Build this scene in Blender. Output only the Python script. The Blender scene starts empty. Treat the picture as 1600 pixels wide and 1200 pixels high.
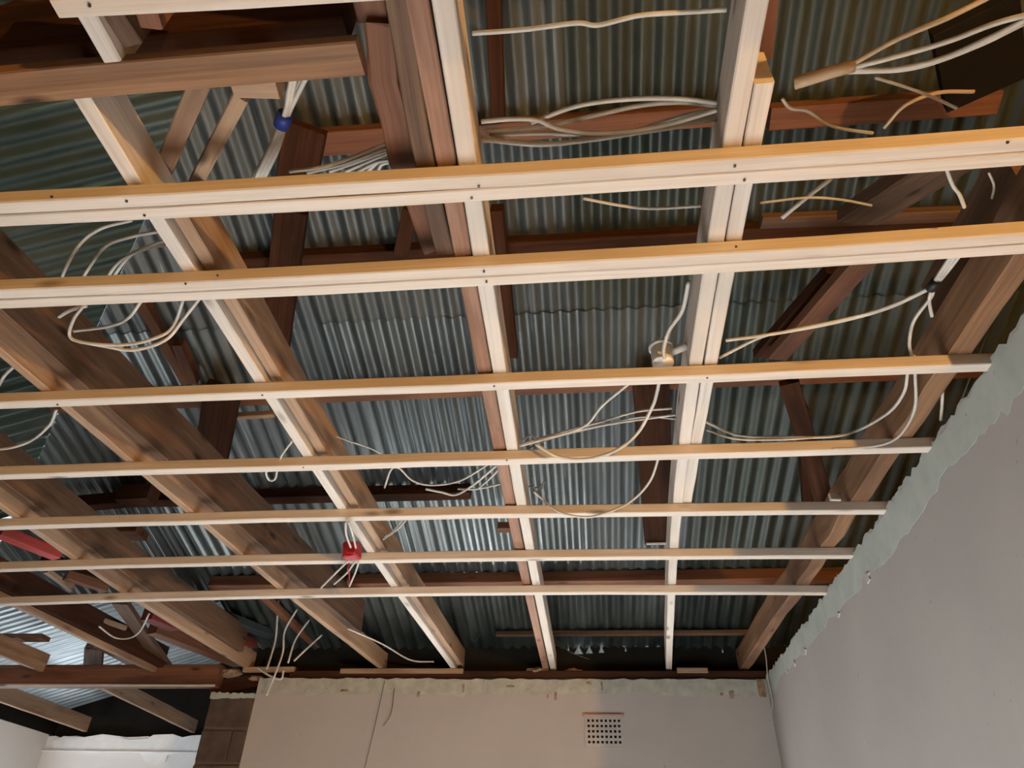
import bpy, bmesh, math, random
from mathutils import Vector, Matrix
random.seed(7)
S = bpy.context.scene
COL = S.collection

# ------------------------------------------------------------------ camera
CAM = Vector((0, 0, 1.4)); FPX = 1095.05
PITCH, YAW, ROLL = math.radians(36.601), math.radians(-6.896), math.radians(1.838)
FW = Vector((math.sin(YAW)*math.cos(PITCH), math.cos(YAW)*math.cos(PITCH), math.sin(PITCH)))
_r = FW.cross(Vector((0, 0, 1))).normalized(); _u = _r.cross(FW)
RT = _r*math.cos(ROLL) + _u*math.sin(ROLL); UP = -_r*math.sin(ROLL) + _u*math.cos(ROLL)
cd = bpy.data.cameras.new('camera'); cam = bpy.data.objects.new('camera', cd); COL.objects.link(cam)
cd.sensor_width = 36; cd.lens = FPX/1600*36; cd.clip_start = .02
cam.matrix_world = Matrix(((RT.x, UP.x, -FW.x, CAM.x), (RT.y, UP.y, -FW.y, CAM.y), (RT.z, UP.z, -FW.z, CAM.z), (0, 0, 0, 1)))
S.camera = cam

# ------------------------------------------------------------------ light and exposure
S.view_settings.view_transform = 'Standard'; S.view_settings.look = 'None'
S.view_settings.gamma = 1; S.view_settings.use_curve_mapping = False
S.view_settings.exposure = -0.35
W = bpy.data.worlds.new('sky'); S.world = W; W.use_nodes = True
W.node_tree.nodes['Background'].inputs[0].default_value = (.70, .82, 1, 1)
W.node_tree.nodes['Background'].inputs[1].default_value = 1.5
def light(name, kind, loc, aim, energy, color, **k):
    d = bpy.data.lights.new(name, kind); o = bpy.data.objects.new(name, d); COL.objects.link(o)
    o.location = loc; o.rotation_euler = (Vector(aim)-Vector(loc)).to_track_quat('-Z', 'Y').to_euler()
    d.energy = energy; d.color = color
    for a, b in k.items(): setattr(d, a, b)
    return o
# sun through an added, unseen window in the far wall (below the frame) falls on the pale screed floor and bounces up
SUN_EL = math.radians(26.5)
light('sun', 'SUN', (0, 12, 9), (.15, 12-3*math.cos(SUN_EL), 9-3*math.sin(SUN_EL)), 93, (.97, .99, 1), angle=.01)
# warm lamp in the adjoining room on the right, shining through the wide opening
light('room_lamp', 'POINT', (2.22, -2.5, 1.75), (0, 1, 2.6), 760, (1, .53, .145), shadow_soft_size=.05)
# daylight of the next room's window on the left
light('window_daylight', 'AREA', (-5.15, 6.0, 1.5), (-3.4, 5.4, 2.7), 48, (.86, .94, 1), shape='RECTANGLE', size=1.2, size_y=1.2)

# ------------------------------------------------------------------ geometry helpers
def ray(x, y): return RT*((x-800)/FPX) + UP*((600-y)/FPX) + FW
ROOF_T = .28
def zroof(y): return 2.85 + ROOF_T*(4.85-y)
def at(x, y, z=None, Y=None, X=None, roof=None):
    """point of the place seen at photograph pixel (x, y) on the level z, the wall plane Y or X, or `roof` metres under the roof"""
    d = ray(x, y)
    if z is not None: t = (z-1.4)/d.z
    elif Y is not None: t = Y/d.y
    elif X is not None: t = X/d.x
    else: t = (zroof(0)-roof-1.4)/(d.z+ROOF_T*d.y)
    return CAM + d*t
def link(name, me, mat, parent=None, loc=None):
    o = bpy.data.objects.new(name, me); COL.objects.link(o)
    if mat and not me.materials: me.materials.append(mat)
    if loc is not None: o.location = loc
    if parent: o.parent = parent
    return o
def tag(o, label=None, cat=None, group=None, kind=None):
    if label: o['label'] = label
    if cat: o['category'] = cat
    if group: o['group'] = group
    if kind: o['kind'] = kind
    return o
def empty(name, loc):
    o = bpy.data.objects.new(name, None); COL.objects.link(o); o.location = loc; o.empty_display_size = .05
    return o
def mesh_from(name, vs, fs, attr=None, smooth=False):
    c = Vector((0, 0, 0))
    for v in vs: c += Vector(v)
    c /= len(vs)
    me = bpy.data.meshes.new(name)
    me.from_pydata([tuple(Vector(v)-c) for v in vs], [], fs)
    if attr:
        a = me.attributes.new('grain', 'FLOAT_VECTOR', 'POINT')
        for i, g in enumerate(attr): a.data[i].vector = g
    if smooth:
        for p in me.polygons: p.use_smooth = True
    me.update()
    return me, c
def put(name, me_c, mat, parent=None):
    me, c = me_c
    if parent: c = c - parent.matrix_basis.translation
    return link(name, me, mat, parent, c)
def resample(pts, step):
    out = [pts[0]]
    for a, b in zip(pts, pts[1:]):
        n = max(1, int((b-a).length/step))
        for i in range(1, n+1): out.append(a.lerp(b, i/n))
    return out
def bar(pts, w, h, up=Vector((0, 0, 1)), ch=.003, wob=.0012, step=.22, name='timber', rough_end=0):
    """sawn timber along the centre line of its lower face, w wide, h deep"""
    pts = resample([Vector(p) for p in pts], step)
    up = Vector(up); prof = [(-w/2+ch, 0), (w/2-ch, 0), (w/2, ch), (w/2, h-ch), (w/2-ch, h), (-w/2+ch, h), (-w/2, h-ch), (-w/2, ch)]
    vs, fs, gr = [], [], []; s = 0; o = Vector((random.uniform(0, 50), random.uniform(0, 50), random.uniform(0, 50)))
    n = len(pts)
    for i, p in enumerate(pts):
        t = (pts[min(i+1, n-1)]-pts[max(i-1, 0)]).normalized()
        sd = t.cross(up).normalized(); uu = sd.cross(t)
        if i: s += (p-pts[i-1]).length
        jx, jz = random.uniform(-wob, wob), random.uniform(-wob, wob)
        for a, b in prof:
            e = random.uniform(-rough_end, rough_end) if rough_end and i in (0, n-1) else 0
            vs.append(p + sd*(a+jx+random.uniform(-wob, wob)*.4) + uu*(b+jz) + t*e); gr.append((o.x+s, o.y+a, o.z+b))
    for i in range(n-1):
        for k in range(8):
            a = i*8+k; b = i*8+(k+1) % 8
            fs.append((a, b, b+8, a+8))
    fs.append(tuple(range(7, -1, -1))); fs.append(tuple((n-1)*8+k for k in range(8)))
    return mesh_from(name, vs, fs, gr)
def timber(name, pts, w, h, mat, label, cat='timber', group=None, kind=None, **k):
    o = put(name, bar(pts, w, h, name=name, **k), M[mat])
    return tag(o, label, cat, group, kind)
def ext(pts, a=0, b=0):
    pts = [Vector(p) for p in pts]
    if a: pts[0] = pts[0] + (pts[0]-pts[1]).normalized()*a
    if b: pts[-1] = pts[-1] + (pts[-1]-pts[-2]).normalized()*b
    return pts
def fit(pts, ax, lo=None, hi=None, n=9, deg=2):
    """smooth (quadratic) centre line through measured points; ax is the running axis"""
    import numpy as np
    t = np.array([p[ax] for p in pts]); o = 1-ax
    c = np.polyfit(t, [p[o] for p in pts], deg); cz = np.polyfit(t, [p[2] for p in pts], 1)
    lo = t.min() if lo is None else lo; hi = t.max() if hi is None else hi
    out = []
    for q in np.linspace(lo, hi, n):
        v = [0, 0, float(np.polyval(cz, q))]; v[ax] = float(q); v[o] = float(np.polyval(c, min(max(q, t.min()), t.max())))
        if q < t.min() or q > t.max():
            e = t.min() if q < t.min() else t.max(); v[o] += float(np.polyval(np.polyder(c), e)*(q-e))
        out.append(Vector(v))
    return out
def spline(pts, sub=8):
    P = [pts[0]*2-pts[1]] + pts + [pts[-1]*2-pts[-2]]; out = []
    for i in range(1, len(P)-2):
        a, b, c, d = P[i-1], P[i], P[i+1], P[i+2]
        for k in range(sub):
            t = k/sub
            out.append(.5*((2*b)+(c-a)*t+(2*a-5*b+4*c-d)*t*t+(3*b-a-3*c+d)*t**3))
    out.append(P[-2]); return out
def tube(pts, rad, seg=7, name='cable', flat=1.0):
    vs, fs, gr = [], [], []; n = len(pts); s = 0; nrm = None
    for i, p in enumerate(pts):
        t = (pts[min(i+1, n-1)]-pts[max(i-1, 0)]).normalized()
        if nrm is None: nrm = t.orthogonal().normalized() if abs(t.z) > .95 else t.cross(Vector((0, 0, 1))).normalized()
        nrm = (nrm - t*nrm.dot(t)).normalized(); bi = t.cross(nrm)
        rr = rad(i/(n-1)) if callable(rad) else rad
        if i: s += (p-pts[i-1]).length
        for k in range(seg):
            a = 2*math.pi*k/seg
            vs.append(p + nrm*math.cos(a)*rr + bi*math.sin(a)*rr*flat); gr.append((s, math.cos(a)*rr, math.sin(a)*rr))
    for i in range(n-1):
        for k in range(seg):
            a = i*seg+k; b = i*seg+(k+1) % seg
            fs.append((a, b, b+seg, a+seg))
    fs.append(tuple(range(seg-1, -1, -1))); fs.append(tuple((n-1)*seg+k for k in range(seg)))
    return mesh_from(name, vs, fs, gr, True)
def box(name, lo, hi, mat, parent=None, ch=0.0, jit=0):
    bm = bmesh.new(); bmesh.ops.create_cube(bm, size=1)
    lo, hi = Vector(lo), Vector(hi); c = (lo+hi)/2; d = hi-lo
    for v in bm.verts: v.co = Vector((v.co.x*d.x, v.co.y*d.y, v.co.z*d.z)) + Vector([random.uniform(-jit, jit) for _ in range(3)])
    if ch: bmesh.ops.bevel(bm, geom=list(bm.edges), offset=ch, segments=1, affect='EDGES')
    me = bpy.data.meshes.new(name); bm.to_mesh(me); bm.free()
    return put(name, (me, c), mat, parent)
def slab(name, outline, thick, mat, parent=None):
    """a plate with its own outline (3D points on a plane) and thickness vector"""
    n = len(outline); th = Vector(thick); vs = [Vector(p) for p in outline] + [Vector(p)+th for p in outline]
    fs = [tuple(range(n)), tuple(range(2*n-1, n-1, -1))] + [(i, i+n, (i+1) % n+n, (i+1) % n) for i in range(n)]
    me, c = mesh_from(name, vs, fs)
    bm = bmesh.new(); bm.from_mesh(me); bmesh.ops.recalc_face_normals(bm, faces=bm.faces)
    bmesh.ops.triangulate(bm, faces=[f for f in bm.faces if len(f.verts) > 4]); bm.to_mesh(me); bm.free()
    return put(name, (me, c), mat, parent)

# ------------------------------------------------------------------ materials
M = {}
def nt(name, rough=.6, metal=0, spec=.3):
    m = bpy.data.materials.new(name); m.use_nodes = True; t = m.node_tree; b = t.nodes['Principled BSDF']
    b.inputs['Roughness'].default_value = rough; b.inputs['Metallic'].default_value = metal
    b.inputs['Specular IOR Level'].default_value = spec; M[name] = m
    return t, b
def ramp(t, fac, stops):
    r = t.nodes.new('ShaderNodeValToRGB'); e = r.color_ramp.elements
    while len(e) < len(stops): e.new(.5)
    for x, (p, c) in zip(e, stops): x.position = p; x.color = (*c, 1)
    t.links.new(fac, r.inputs[0]); return r.outputs[0]
def mapped(t, src, scale):
    mp = t.nodes.new('ShaderNodeMapping'); mp.inputs['Scale'].default_value = scale; t.links.new(src, mp.inputs[0]); return mp.outputs[0]
def noise(t, vec, sc, det=4, ro=.55, dist=0):
    n = t.nodes.new('ShaderNodeTexNoise'); n.inputs['Scale'].default_value = sc; n.inputs['Detail'].default_value = det
    n.inputs['Roughness'].default_value = ro; n.inputs['Distortion'].default_value = dist; t.links.new(vec, n.inputs['Vector']); return n.outputs['Fac']
def mix(t, fac, a, b, mode='MIX'):
    n = t.nodes.new('ShaderNodeMix'); n.data_type = 'RGBA'; n.blend_type = mode
    for s, v in ((n.inputs[0], fac), (n.inputs[6], a), (n.inputs[7], b)):
        if isinstance(v, (int, float)): s.default_value = v
        elif isinstance(v, tuple): s.default_value = (*v, 1)
        else: t.links.new(v, s)
    return n.outputs[2]
def bump(t, b, h, st, dist=.01):
    n = t.nodes.new('ShaderNodeBump'); n.inputs['Strength'].default_value = st; n.inputs['Distance'].default_value = dist
    t.links.new(h, n.inputs['Height']); t.links.new(n.outputs[0], b.inputs['Normal'])
def wood(name, dark, mid, pale, stain=None, knots=True, rough=.65, spec=.25):
    t, b = nt(name, rough, 0, spec)
    g = t.nodes.new('ShaderNodeAttribute'); g.attribute_name = 'grain'; v = g.outputs['Vector']
    g1 = noise(t, mapped(t, v, (1.2, 46, 46)), 1, 5, .6, .6); g2 = noise(t, mapped(t, v, (5, 160, 160)), 1, 3, .6)
    c = ramp(t, g1, [(.28, dark), (.5, mid), (.72, pale)])
    c = mix(t, .25, c, ramp(t, g2, [(.35, dark), (.65, pale)]))
    if knots:
        vo = t.nodes.new('ShaderNodeTexVoronoi'); vo.inputs['Scale'].default_value = 1; t.links.new(mapped(t, v, (3.2, 10, 10)), vo.inputs['Vector'])
        k = ramp(t, vo.outputs['Distance'], [(.05, (1, 1, 1)), (.17, (0, 0, 0))])
        c = mix(t, k, c, tuple(x*.38 for x in dark))
    if stain:
        s = ramp(t, noise(t, mapped(t, v, (1.6, 9, 9)), 1, 4), [(.5, (0, 0, 0)), (.7, (1, 1, 1))])
        c = mix(t, s, c, stain)
    t.links.new(c, b.inputs['Base Color']); bump(t, b, g1, .25, .004)
wood('pine', (.42, .345, .28), (.535, .470, .41), (.595, .538, .49), stain=(.46, .395, .335))
wood('pine_aged', (.23, .135, .08), (.32, .205, .13), (.41, .28, .185), stain=(.19, .11, .07))
wood('old_red', (.095, .036, .018), (.15, .062, .032), (.20, .088, .048), stain=(.07, .03, .018))
wood('old_brown', (.066, .035, .020), (.11, .060, .035), (.17, .098, .058), stain=(.045, .025, .016))
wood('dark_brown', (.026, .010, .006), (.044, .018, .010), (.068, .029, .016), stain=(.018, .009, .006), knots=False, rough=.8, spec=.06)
wood('pink_brown', (.19, .095, .06), (.27, .145, .095), (.34, .20, .14), stain=(.15, .07, .04))
wood('warm_brown', (.12, .06, .03), (.19, .10, .052), (.27, .15, .08), stain=(.10, .05, .03))
wood('red_dark', (.10, .014, .012), (.15, .022, .02), (.19, .035, .03), stain=(.07, .02, .018), knots=False)
wood('red_paint', (.30, .03, .03), (.42, .05, .045), (.48, .08, .07), stain=(.22, .05, .04), knots=False)

def plain(name, col, rough=.5, metal=0, var=.12, sc=9, spec=.3):
    t, b = nt(name, rough, metal, spec); tc = t.nodes.new('ShaderNodeTexCoord')
    f = noise(t, tc.outputs['Object'], sc, 4)
    t.links.new(ramp(t, f, [(.3, tuple(x*(1-var) for x in col)), (.7, tuple(min(1, x*(1+var)) for x in col))]), b.inputs['Base Color'])
    return t, b
plain('cable_white', (.44, .41, .365), .45, var=.18, sc=14)
plain('cable_tan', (.36, .26, .165), .5)
plain('wire_dark', (.10, .09, .08), .5)
plain('tape_blue', (.02, .04, .22), .4)
plain('tape_black', (.012, .012, .013), .45)
plain('box_red', (.27, .012, .016), .4, var=.35, sc=40)
plain('box_white', (.78, .76, .72), .4)
plain('nail', (.06, .05, .045), .4, .8)
plain('vent', (.38, .335, .305), .8)
plain('vent_edge', (.42, .22, .18), .75)
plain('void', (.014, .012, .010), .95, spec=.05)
plain('screed', (.575, .575, .56), .85, sc=4)
plain('rubble', (.26, .17, .11), .9, var=.5, sc=30)
plain('gutter', (.045, .055, .06), .5, .3)
plain('paper', (.75, .72, .68), .7)

def plaster(name, a, b_, blot, sc=2.2):
    t, b = nt(name, .85, 0, .2); tc = t.nodes.new('ShaderNodeTexCoord'); v = tc.outputs['Object']
    c = ramp(t, noise(t, v, sc, 5, .6), [(.3, a), (.7, b_)])
    sp = ramp(t, noise(t, v, 38, 2, .5), [(.73, (0, 0, 0)), (.77, (1, 1, 1))])
    c = mix(t, sp, c, blot); t.links.new(c, b.inputs['Base Color']); bump(t, b, noise(t, v, 60, 4), .12, .004)
plaster('paint_wall', (.36, .32, .295), (.40, .355, .325), (.30, .27, .25))
plaster('paint_wall_shaded', (.30, .275, .26), (.335, .31, .29), (.24, .22, .21))  # same wall paint, darkened and cooled for the light on the right wall
plaster('scar', (.30, .325, .295), (.375, .395, .355), (.24, .25, .23), 9)
plaster('scar_tan', (.30, .285, .24), (.43, .41, .35), (.20, .17, .14), 14)
plaster('white_wall', (.70, .69, .68), (.76, .75, .74), (.6, .6, .6))
plaster('white_scar', (.74, .76, .77), (.84, .86, .87), (.5, .5, .5), 7)
plaster('block', (.058, .040, .031), (.10, .070, .055), (.15, .11, .09), 8)
plaster('mortar', (.08, .058, .048), (.12, .09, .075), (.08, .05, .04), 10)

def metal_sheet(name, tint, metal=.35, r0=.35, r1=.6):
    t, b = nt(name, .42, metal, .4)
    g = t.nodes.new('ShaderNodeAttribute'); g.attribute_name = 'grain'; v = g.outputs['Vector']
    st = noise(t, mapped(t, v, (.9, 26, 1)), 1, 4, .65, .4); bl = noise(t, mapped(t, v, (1.6, 2.2, 1)), 1, 4)
    c = ramp(t, st, [(.25, tuple(x*.55 for x in tint)), (.5, tint), (.62, tuple(x*1.25 for x in tint)), (.70, tuple(min(1, x*2.6) for x in tint))])
    c = mix(t, ramp(t, bl, [(.42, (0, 0, 0)), (.7, (1, 1, 1))]), c, mix(t, .5, c, (.10, .11, .10)))
    t.links.new(c, b.inputs['Base Color'])
    rr = t.nodes.new('ShaderNodeMapRange'); rr.inputs[3].default_value = r0; rr.inputs[4].default_value = r1
    t.links.new(bl, rr.inputs[0]); t.links.new(rr.outputs[0], b.inputs['Roughness'])
metal_sheet('galvanised_bright', (.125, .145, .15), .7, .25, .45)
metal_sheet('galvanised_wing', (.30, .34, .36), .4, .3, .5)
metal_sheet('galvanised_teal', (.042, .066, .058))
metal_sheet('galvanised_eaves', (.016, .022, .020))  # darkest sheet tint, used on the eaves row
metal_sheet('galvanised', (.078, .09, .094))
metal_sheet('galvanised_green', (.036, .046, .040))  # dull green tarnish, with the upper right's shade mixed into the tint

# ------------------------------------------------------------------ walls, floor
XR, YF, XL, YB = 1.105, 4.85, -5.3, -3.0
ZC = 2.6
tag(box('floor', (XL-.2, YB-.2, -.12), (3.6, 7.3, 0), M['screed']), kind='structure')
def ragged(a, b, n, amp):
    a, b = Vector(a), Vector(b)
    return [a.lerp(b, i/n) + Vector((0, 0, random.uniform(-amp, amp))) for i in range(n+1)]
def wall(name, outline, th, mat): return tag(slab(name, outline, th, mat), kind='structure')
# right wall: ragged broken top edge where the ceiling was taken off; opening to the next room nearer than y = 1.25
top = ragged((XR, 1.25, ZC+.012), (XR, YF, ZC+.005), 120, .014)
wall_right = wall('wall_right', [(XR, 1.25, 0)] + top + [(XR, YF, 0)], (.14, 0, 0), M['paint_wall_shaded'])
low = [(1660, 540), (1600, 600), (1575, 640), (1560, 650), (1536, 672), (1526, 694), (1499, 712), (1472, 742), (1462, 766), (1445, 800), (1424, 827), (1404, 842), (1388, 870), (1360, 899), (1349, 905), (1343, 919), (1326, 932), (1310, 960), (1294, 968), (1276, 997), (1256, 1020), (1246, 1026), (1235, 1043), (1218, 1060), (1211, 1084)]
pts = []
for a, b in zip(low, low[1:]):
    for k in range(3):
        q = at(a[0]+(b[0]-a[0])*k/3, a[1]+(b[1]-a[1])*k/3, X=XR-.0012); q.z += random.uniform(-.012, .012); pts.append(q)
q = at(1209, 1086, X=XR-.0012); q.y = YF-.002; pts.append(q)
pts = [p for p in pts if p.y > 1.26]
scar = slab('cornice_scar', [p for p in ragged((XR-.0012, pts[-1].y, ZC+.004), (XR-.0012, max(1.255, pts[0].y-.05), ZC+.008), 120, .014)] + [Vector((XR-.0012, max(1.255, pts[0].y-.05), pts[0].z))] + pts, (.012, 0, 0), M['scar'], wall_right)
scar['label'] = 'grey green strip where the cornice was torn off'
# far wall
PX0, PX1 = -2.578, -2.262
DX0, DX1 = -1.7, .75          # unseen window opening below the frame, added to let sun onto the floor
top = ragged((PX1, YF, ZC), (XR, YF, ZC-.006), 60, .007)
wall_far = wall('wall_far', [(PX1, YF, 0)] + top + [(XR+.14, YF, ZC), (XR+.14, YF, 0), (DX1, YF, 0), (DX1, YF, 1.99), (DX0, YF, 1.99), (DX0, YF, 0)], (0, .22, 0), M['paint_wall'])
tag(box('wall_far_sill', (DX0, YF, 0), (DX1, YF+.22, .75), M['paint_wall']), kind='structure')  # wall below the added window
bot = ragged((XR-.002, YF-.0012, 2.497), (PX1+.03, YF-.0012, 2.500), 70, .006)
for p in bot:
    if -.15 < p.x < .35: p.z += .012
    if random.random() < .12: p.z += random.uniform(-.02, .015)
sf = slab('cornice_scar', ragged((PX1+.02, YF-.0012, ZC-.004), (XR-.002, YF-.0012, ZC-.008), 70, .007) + bot, (0, .012, 0), M['scar_tan'], wall_far)
sf['label'] = 'grey strip where the cornice was torn off'
# dark chips in the torn plaster strip
for (px, py, w, h) in [(724, 1075, .012, .05), (868, 1087, .012, .045), (856, 1088, .008, .02), (940, 1072, .007, .05), (654, 1085, .01, .03), (798, 1073, .05, .008), (538, 1079, .05, .012), (1190, 1075, .04, .10), (1143, 1086, .02, .04), (920, 1068, .03, .01), (1128, 1084, .015, .015)]:
    q = at(px, py, Y=YF-.006); box('plaster_chip', (q.x-w/2, YF-.007, q.z-h/2), (q.x+w/2, YF+.0, q.z+h/2), M['rubble'], wall_far, jit=.004)
# pale filler smears along the right-hand strip
for (px, py, sx, sz) in [(1354, 904, .035, .022), (1256, 1018, .03, .016), (1240, 1036, .02, .018), (1308, 961, .025, .012), (1229, 1048, .025, .012)]:
    q = at(px, py, X=XR-.006)
    ring = [Vector((XR-.006, q.y+math.cos(a)*sx*random.uniform(.6, 1.3), q.z+math.sin(a)*sz*random.uniform(.6, 1.3))) for a in [k*math.pi/5 for k in range(10)]]
    slab('filler_smear', ring, (.012, 0, 0), M['vent'], wall_right)
# pier of bare blocks at the end of the far wall, each block its own piece
pier = tag(empty('wall_pier', ((PX0+PX1)/2, YF+.1, 0)), kind='structure')
zz = 2.478; row = 0
while zz > 0.02:
    h = min(.192, zz); cut = [PX0, PX0+.21, PX1] if row % 2 else [PX0, PX1]
    for a, b in zip(cut, cut[1:]):
        box('block', (a+.005, YF-.004+random.uniform(-.004, .004), zz-h+.005), (b-.005, YF+.21, zz-.005), M['block'], pier, ch=.006, jit=.003)
    zz -= .2; row += 1
box('mortar', (PX0+.008, YF+.006, 0), (PX1, YF+.2, 2.47), M['mortar'], pier)
cap = slab('mortar_cap', ragged((PX0, YF-.008, 2.505), (PX1, YF-.008, 2.50), 16, .008) + ragged((PX1, YF-.008, 2.472), (PX0, YF-.008, 2.468), 16, .006), (0, .2, 0), M['scar'], pier)
# next room beyond the opening
top = ragged((XL, 7.05, 2.60), (PX0+.2, 7.05, 2.60), 40, .015)
wall_next = wall('wall_next_room', [(XL, 7.05, 0)] + top + [(PX0+.2, 7.05, 0)], (0, .2, 0), M['white_wall'])
bot = [at(x, y, Y=7.04) for x, y in [(322, 1174), (300, 1176), (275, 1176), (262, 1180), (258, 1190), (240, 1196), (225, 1188), (218, 1176), (190, 1174), (150, 1176), (110, 1174), (84, 1174)]]
s2 = slab('cornice_scar', [at(x, y, Y=7.04) for x, y in [(82, 1158), (100, 1150), (130, 1152), (160, 1147), (185, 1150), (200, 1156), (230, 1154), (240, 1148), (270, 1147), (285, 1152), (300, 1149), (330, 1148)]] + bot, (0, .02, 0), M['white_scar'], wall_next)
b2 = put('cornice_ledge', bar([at(60, 1174, Y=7.03), at(335, 1178, Y=7.03)], .02, .012), M['white_scar'], wall_next)
top = ragged((XL, 7.05, 2.62), (XL, YB, 2.62), 30, .01)
wall('wall_left', [(XL, 7.05, 0)] + top + [(XL, YB, 0)], (-.2, 0, 0), M['white_wall'])
# above the ceiling level the outer walls go on to the roof, bare and dark
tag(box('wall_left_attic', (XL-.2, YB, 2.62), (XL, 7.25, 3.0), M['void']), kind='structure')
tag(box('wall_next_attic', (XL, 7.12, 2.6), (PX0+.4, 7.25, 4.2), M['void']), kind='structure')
tag(box('wall_passage', (PX0+.2, 5.07, 0), (PX0+.4, 7.05, 3.9), M['white_wall']), kind='structure')
tag(box('wall_wing_sunblock', (PX0+.2, 4.1, 3.1), (PX0+.3, 5.07, 3.95), M['dark_brown']), kind='structure')  # unseen, added to block sun at the open side of the wing roof
# back wall, and the adjoining room on the right
tag(box('wall_back', (XL-.2, YB-.2, 0), (3.6, YB, 5.5), M['paint_wall']), kind='structure')
tag(box('wall_right_outer', (3.4, YB, 0), (3.6, YF+.3, 5.5), M['paint_wall']), kind='structure')
tag(box('wall_right_rear', (XR, YB, 0), (XR+.14, -1.75, ZC), M['paint_wall']), kind='structure')
tag(box('wall_far_right', (XR+.14, YF, 0), (3.4, YF+.22, ZC), M['paint_wall']), kind='structure')

# ------------------------------------------------------------------ roof
roof = tag(empty('roof', (0, 1, 3.8)), kind='structure')
RP, RA = .0762, .0105
HIP = at(330, 110, roof=0); LT = .30
def sheet(org, xd, yd, w, l, mat, cuts=(), lift=0, off=0, seg=8):
    """corrugated sheet: ribs run along yd, waves across xd"""
    xd, yd = Vector(xd).normalized(), Vector(yd).normalized(); nn = xd.cross(yd)
    if nn.z < 0: nn = -nn
    nx = int(w/RP*seg)+1; ny = 10; vs, fs, gr = [], [], []
    o = (random.uniform(0, 30), random.uniform(0, 30)); a1, a2 = random.uniform(-.004, .004), random.uniform(-.004, .004)
    for j in range(ny+1):
        for i in range(nx+1):
            x = w*i/nx; y = l*j/ny
            z = RA*math.cos(2*math.pi*(x+off)/RP) + lift + a1*(x/w) + a2*math.sin(y*1.7)
            vs.append(Vector(org)+xd*x+yd*y+nn*z); gr.append((o[0]+y, o[1]+x, 0))
    for j in range(ny):
        for i in range(nx):
            a = j*(nx+1)+i; fs.append((a, a+1, a+nx+2, a+nx+1))
    me, c = mesh_from('corrugated_sheet', vs, fs, gr, True)
    bm = bmesh.new(); bm.from_mesh(me)
    for co, no in cuts:
        bmesh.ops.bisect_plane(bm, geom=bm.verts[:]+bm.edges[:]+bm.faces[:], plane_co=Vector(co)-c, plane_no=no, clear_outer=True)
    ok = len(bm.faces) > 0
    bm.to_mesh(me); bm.free()
    for p in me.polygons: p.use_smooth = True
    if ok: put('corrugated_sheet', (me, c), M[mat], roof)
down = Vector((0, 1, -ROOF_T))
hip_no = Vector((-LT, -ROOF_T, 0)).normalized()     # main slope is kept on the far side of the hip
x = -5.5; k = 0
while x < 3.5:
    left = x < PX0-.2
    for y0, y1, lf in ((-3.2, 2.55, .010), (2.35, 4.40, .004), (4.26, 5.10, -.004)):
        if left and y0 > 4: continue
        L = (y1-y0)*math.sqrt(1+ROOF_T**2)
        sheet((x, y0, zroof(y0)), (1, 0, 0), down, .64, L, 'galvanised_eaves' if y0 > 4 else 'galvanised_green' if x > .25 or y0 < 0 and x > -.4 else 'galvanised_bright' if y0 > 2 and k % 3 else 'galvanised', cuts=[(HIP, hip_no)], lift=lf+(k % 2)*.003, off=x)
    x += 8*RP; k += 1
y = -3.2
while y < 2.9:                                       # the hip end falling to the left, ribs running across
    x0 = -5.5; zl = HIP.z+LT*(x0-HIP.x); L = (HIP.x+3.9-x0)*math.sqrt(1+LT**2)
    sheet((x0, y, zl), (0, 1, 0), (1, 0, LT), .64, L, 'galvanised_teal', cuts=[(HIP, -hip_no)], off=y)
    y += 8*RP
y = 4.05
while y < 7.2:                                       # roof of the next room's wing
    sheet((-5.5, y, 2.80), (0, 1, 0), (1, 0, .30), .64, 3.35, 'galvanised_wing', off=y)
    y += 8*RP
# eaves filling behind the far wall, with gaps under a few ribs
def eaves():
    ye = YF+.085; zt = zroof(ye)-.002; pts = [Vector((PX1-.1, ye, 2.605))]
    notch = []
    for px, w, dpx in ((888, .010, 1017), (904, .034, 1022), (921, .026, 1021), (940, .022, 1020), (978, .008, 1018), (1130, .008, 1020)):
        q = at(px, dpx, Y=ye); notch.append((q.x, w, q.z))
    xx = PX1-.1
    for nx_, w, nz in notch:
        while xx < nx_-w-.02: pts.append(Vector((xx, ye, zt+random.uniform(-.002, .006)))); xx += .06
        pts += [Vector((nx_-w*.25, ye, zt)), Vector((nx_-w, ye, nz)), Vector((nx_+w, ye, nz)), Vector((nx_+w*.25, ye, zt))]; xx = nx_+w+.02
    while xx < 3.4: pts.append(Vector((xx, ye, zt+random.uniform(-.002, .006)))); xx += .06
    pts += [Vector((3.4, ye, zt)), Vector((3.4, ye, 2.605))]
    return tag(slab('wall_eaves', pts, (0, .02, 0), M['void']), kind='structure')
eaves()

# ------------------------------------------------------------------ ceiling battens (run left to right)
ZJ = ZC+.038
def P(l, **k): return [at(x, y, **k) for x, y in l]
battens = {
 'B0': ([(75, 0), (470, -23), (1600, -92)], None),
 'B1': ([(0, 338), (263, 321), (735, 299), (1060, 275), (1600, 238)], None),
 'B2': ([(0, 469), (540, 446), (756, 434), (1120, 411), (1600, 383)], None),
 'B3': ([(0, 634.5), (540, 614), (756, 605.5), (1070, 594), (1499, 577), (1550, 574)], 1),
 'B4': ([(0, 746), (540, 731), (790, 721), (1070, 715), (1431, 704), (1455, 703)], 1),
 'B5': ([(0, 826), (540, 812), (810, 807), (1070, 803), (1395, 801)], 1),
 'B6': ([(0, 892), (540, 879), (830, 873.5), (1070, 873), (1338, 871)], 1),
 'B7': ([(0, 946), (540, 931), (840, 928), (1070, 929), (1293, 928)], 1)}
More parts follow.
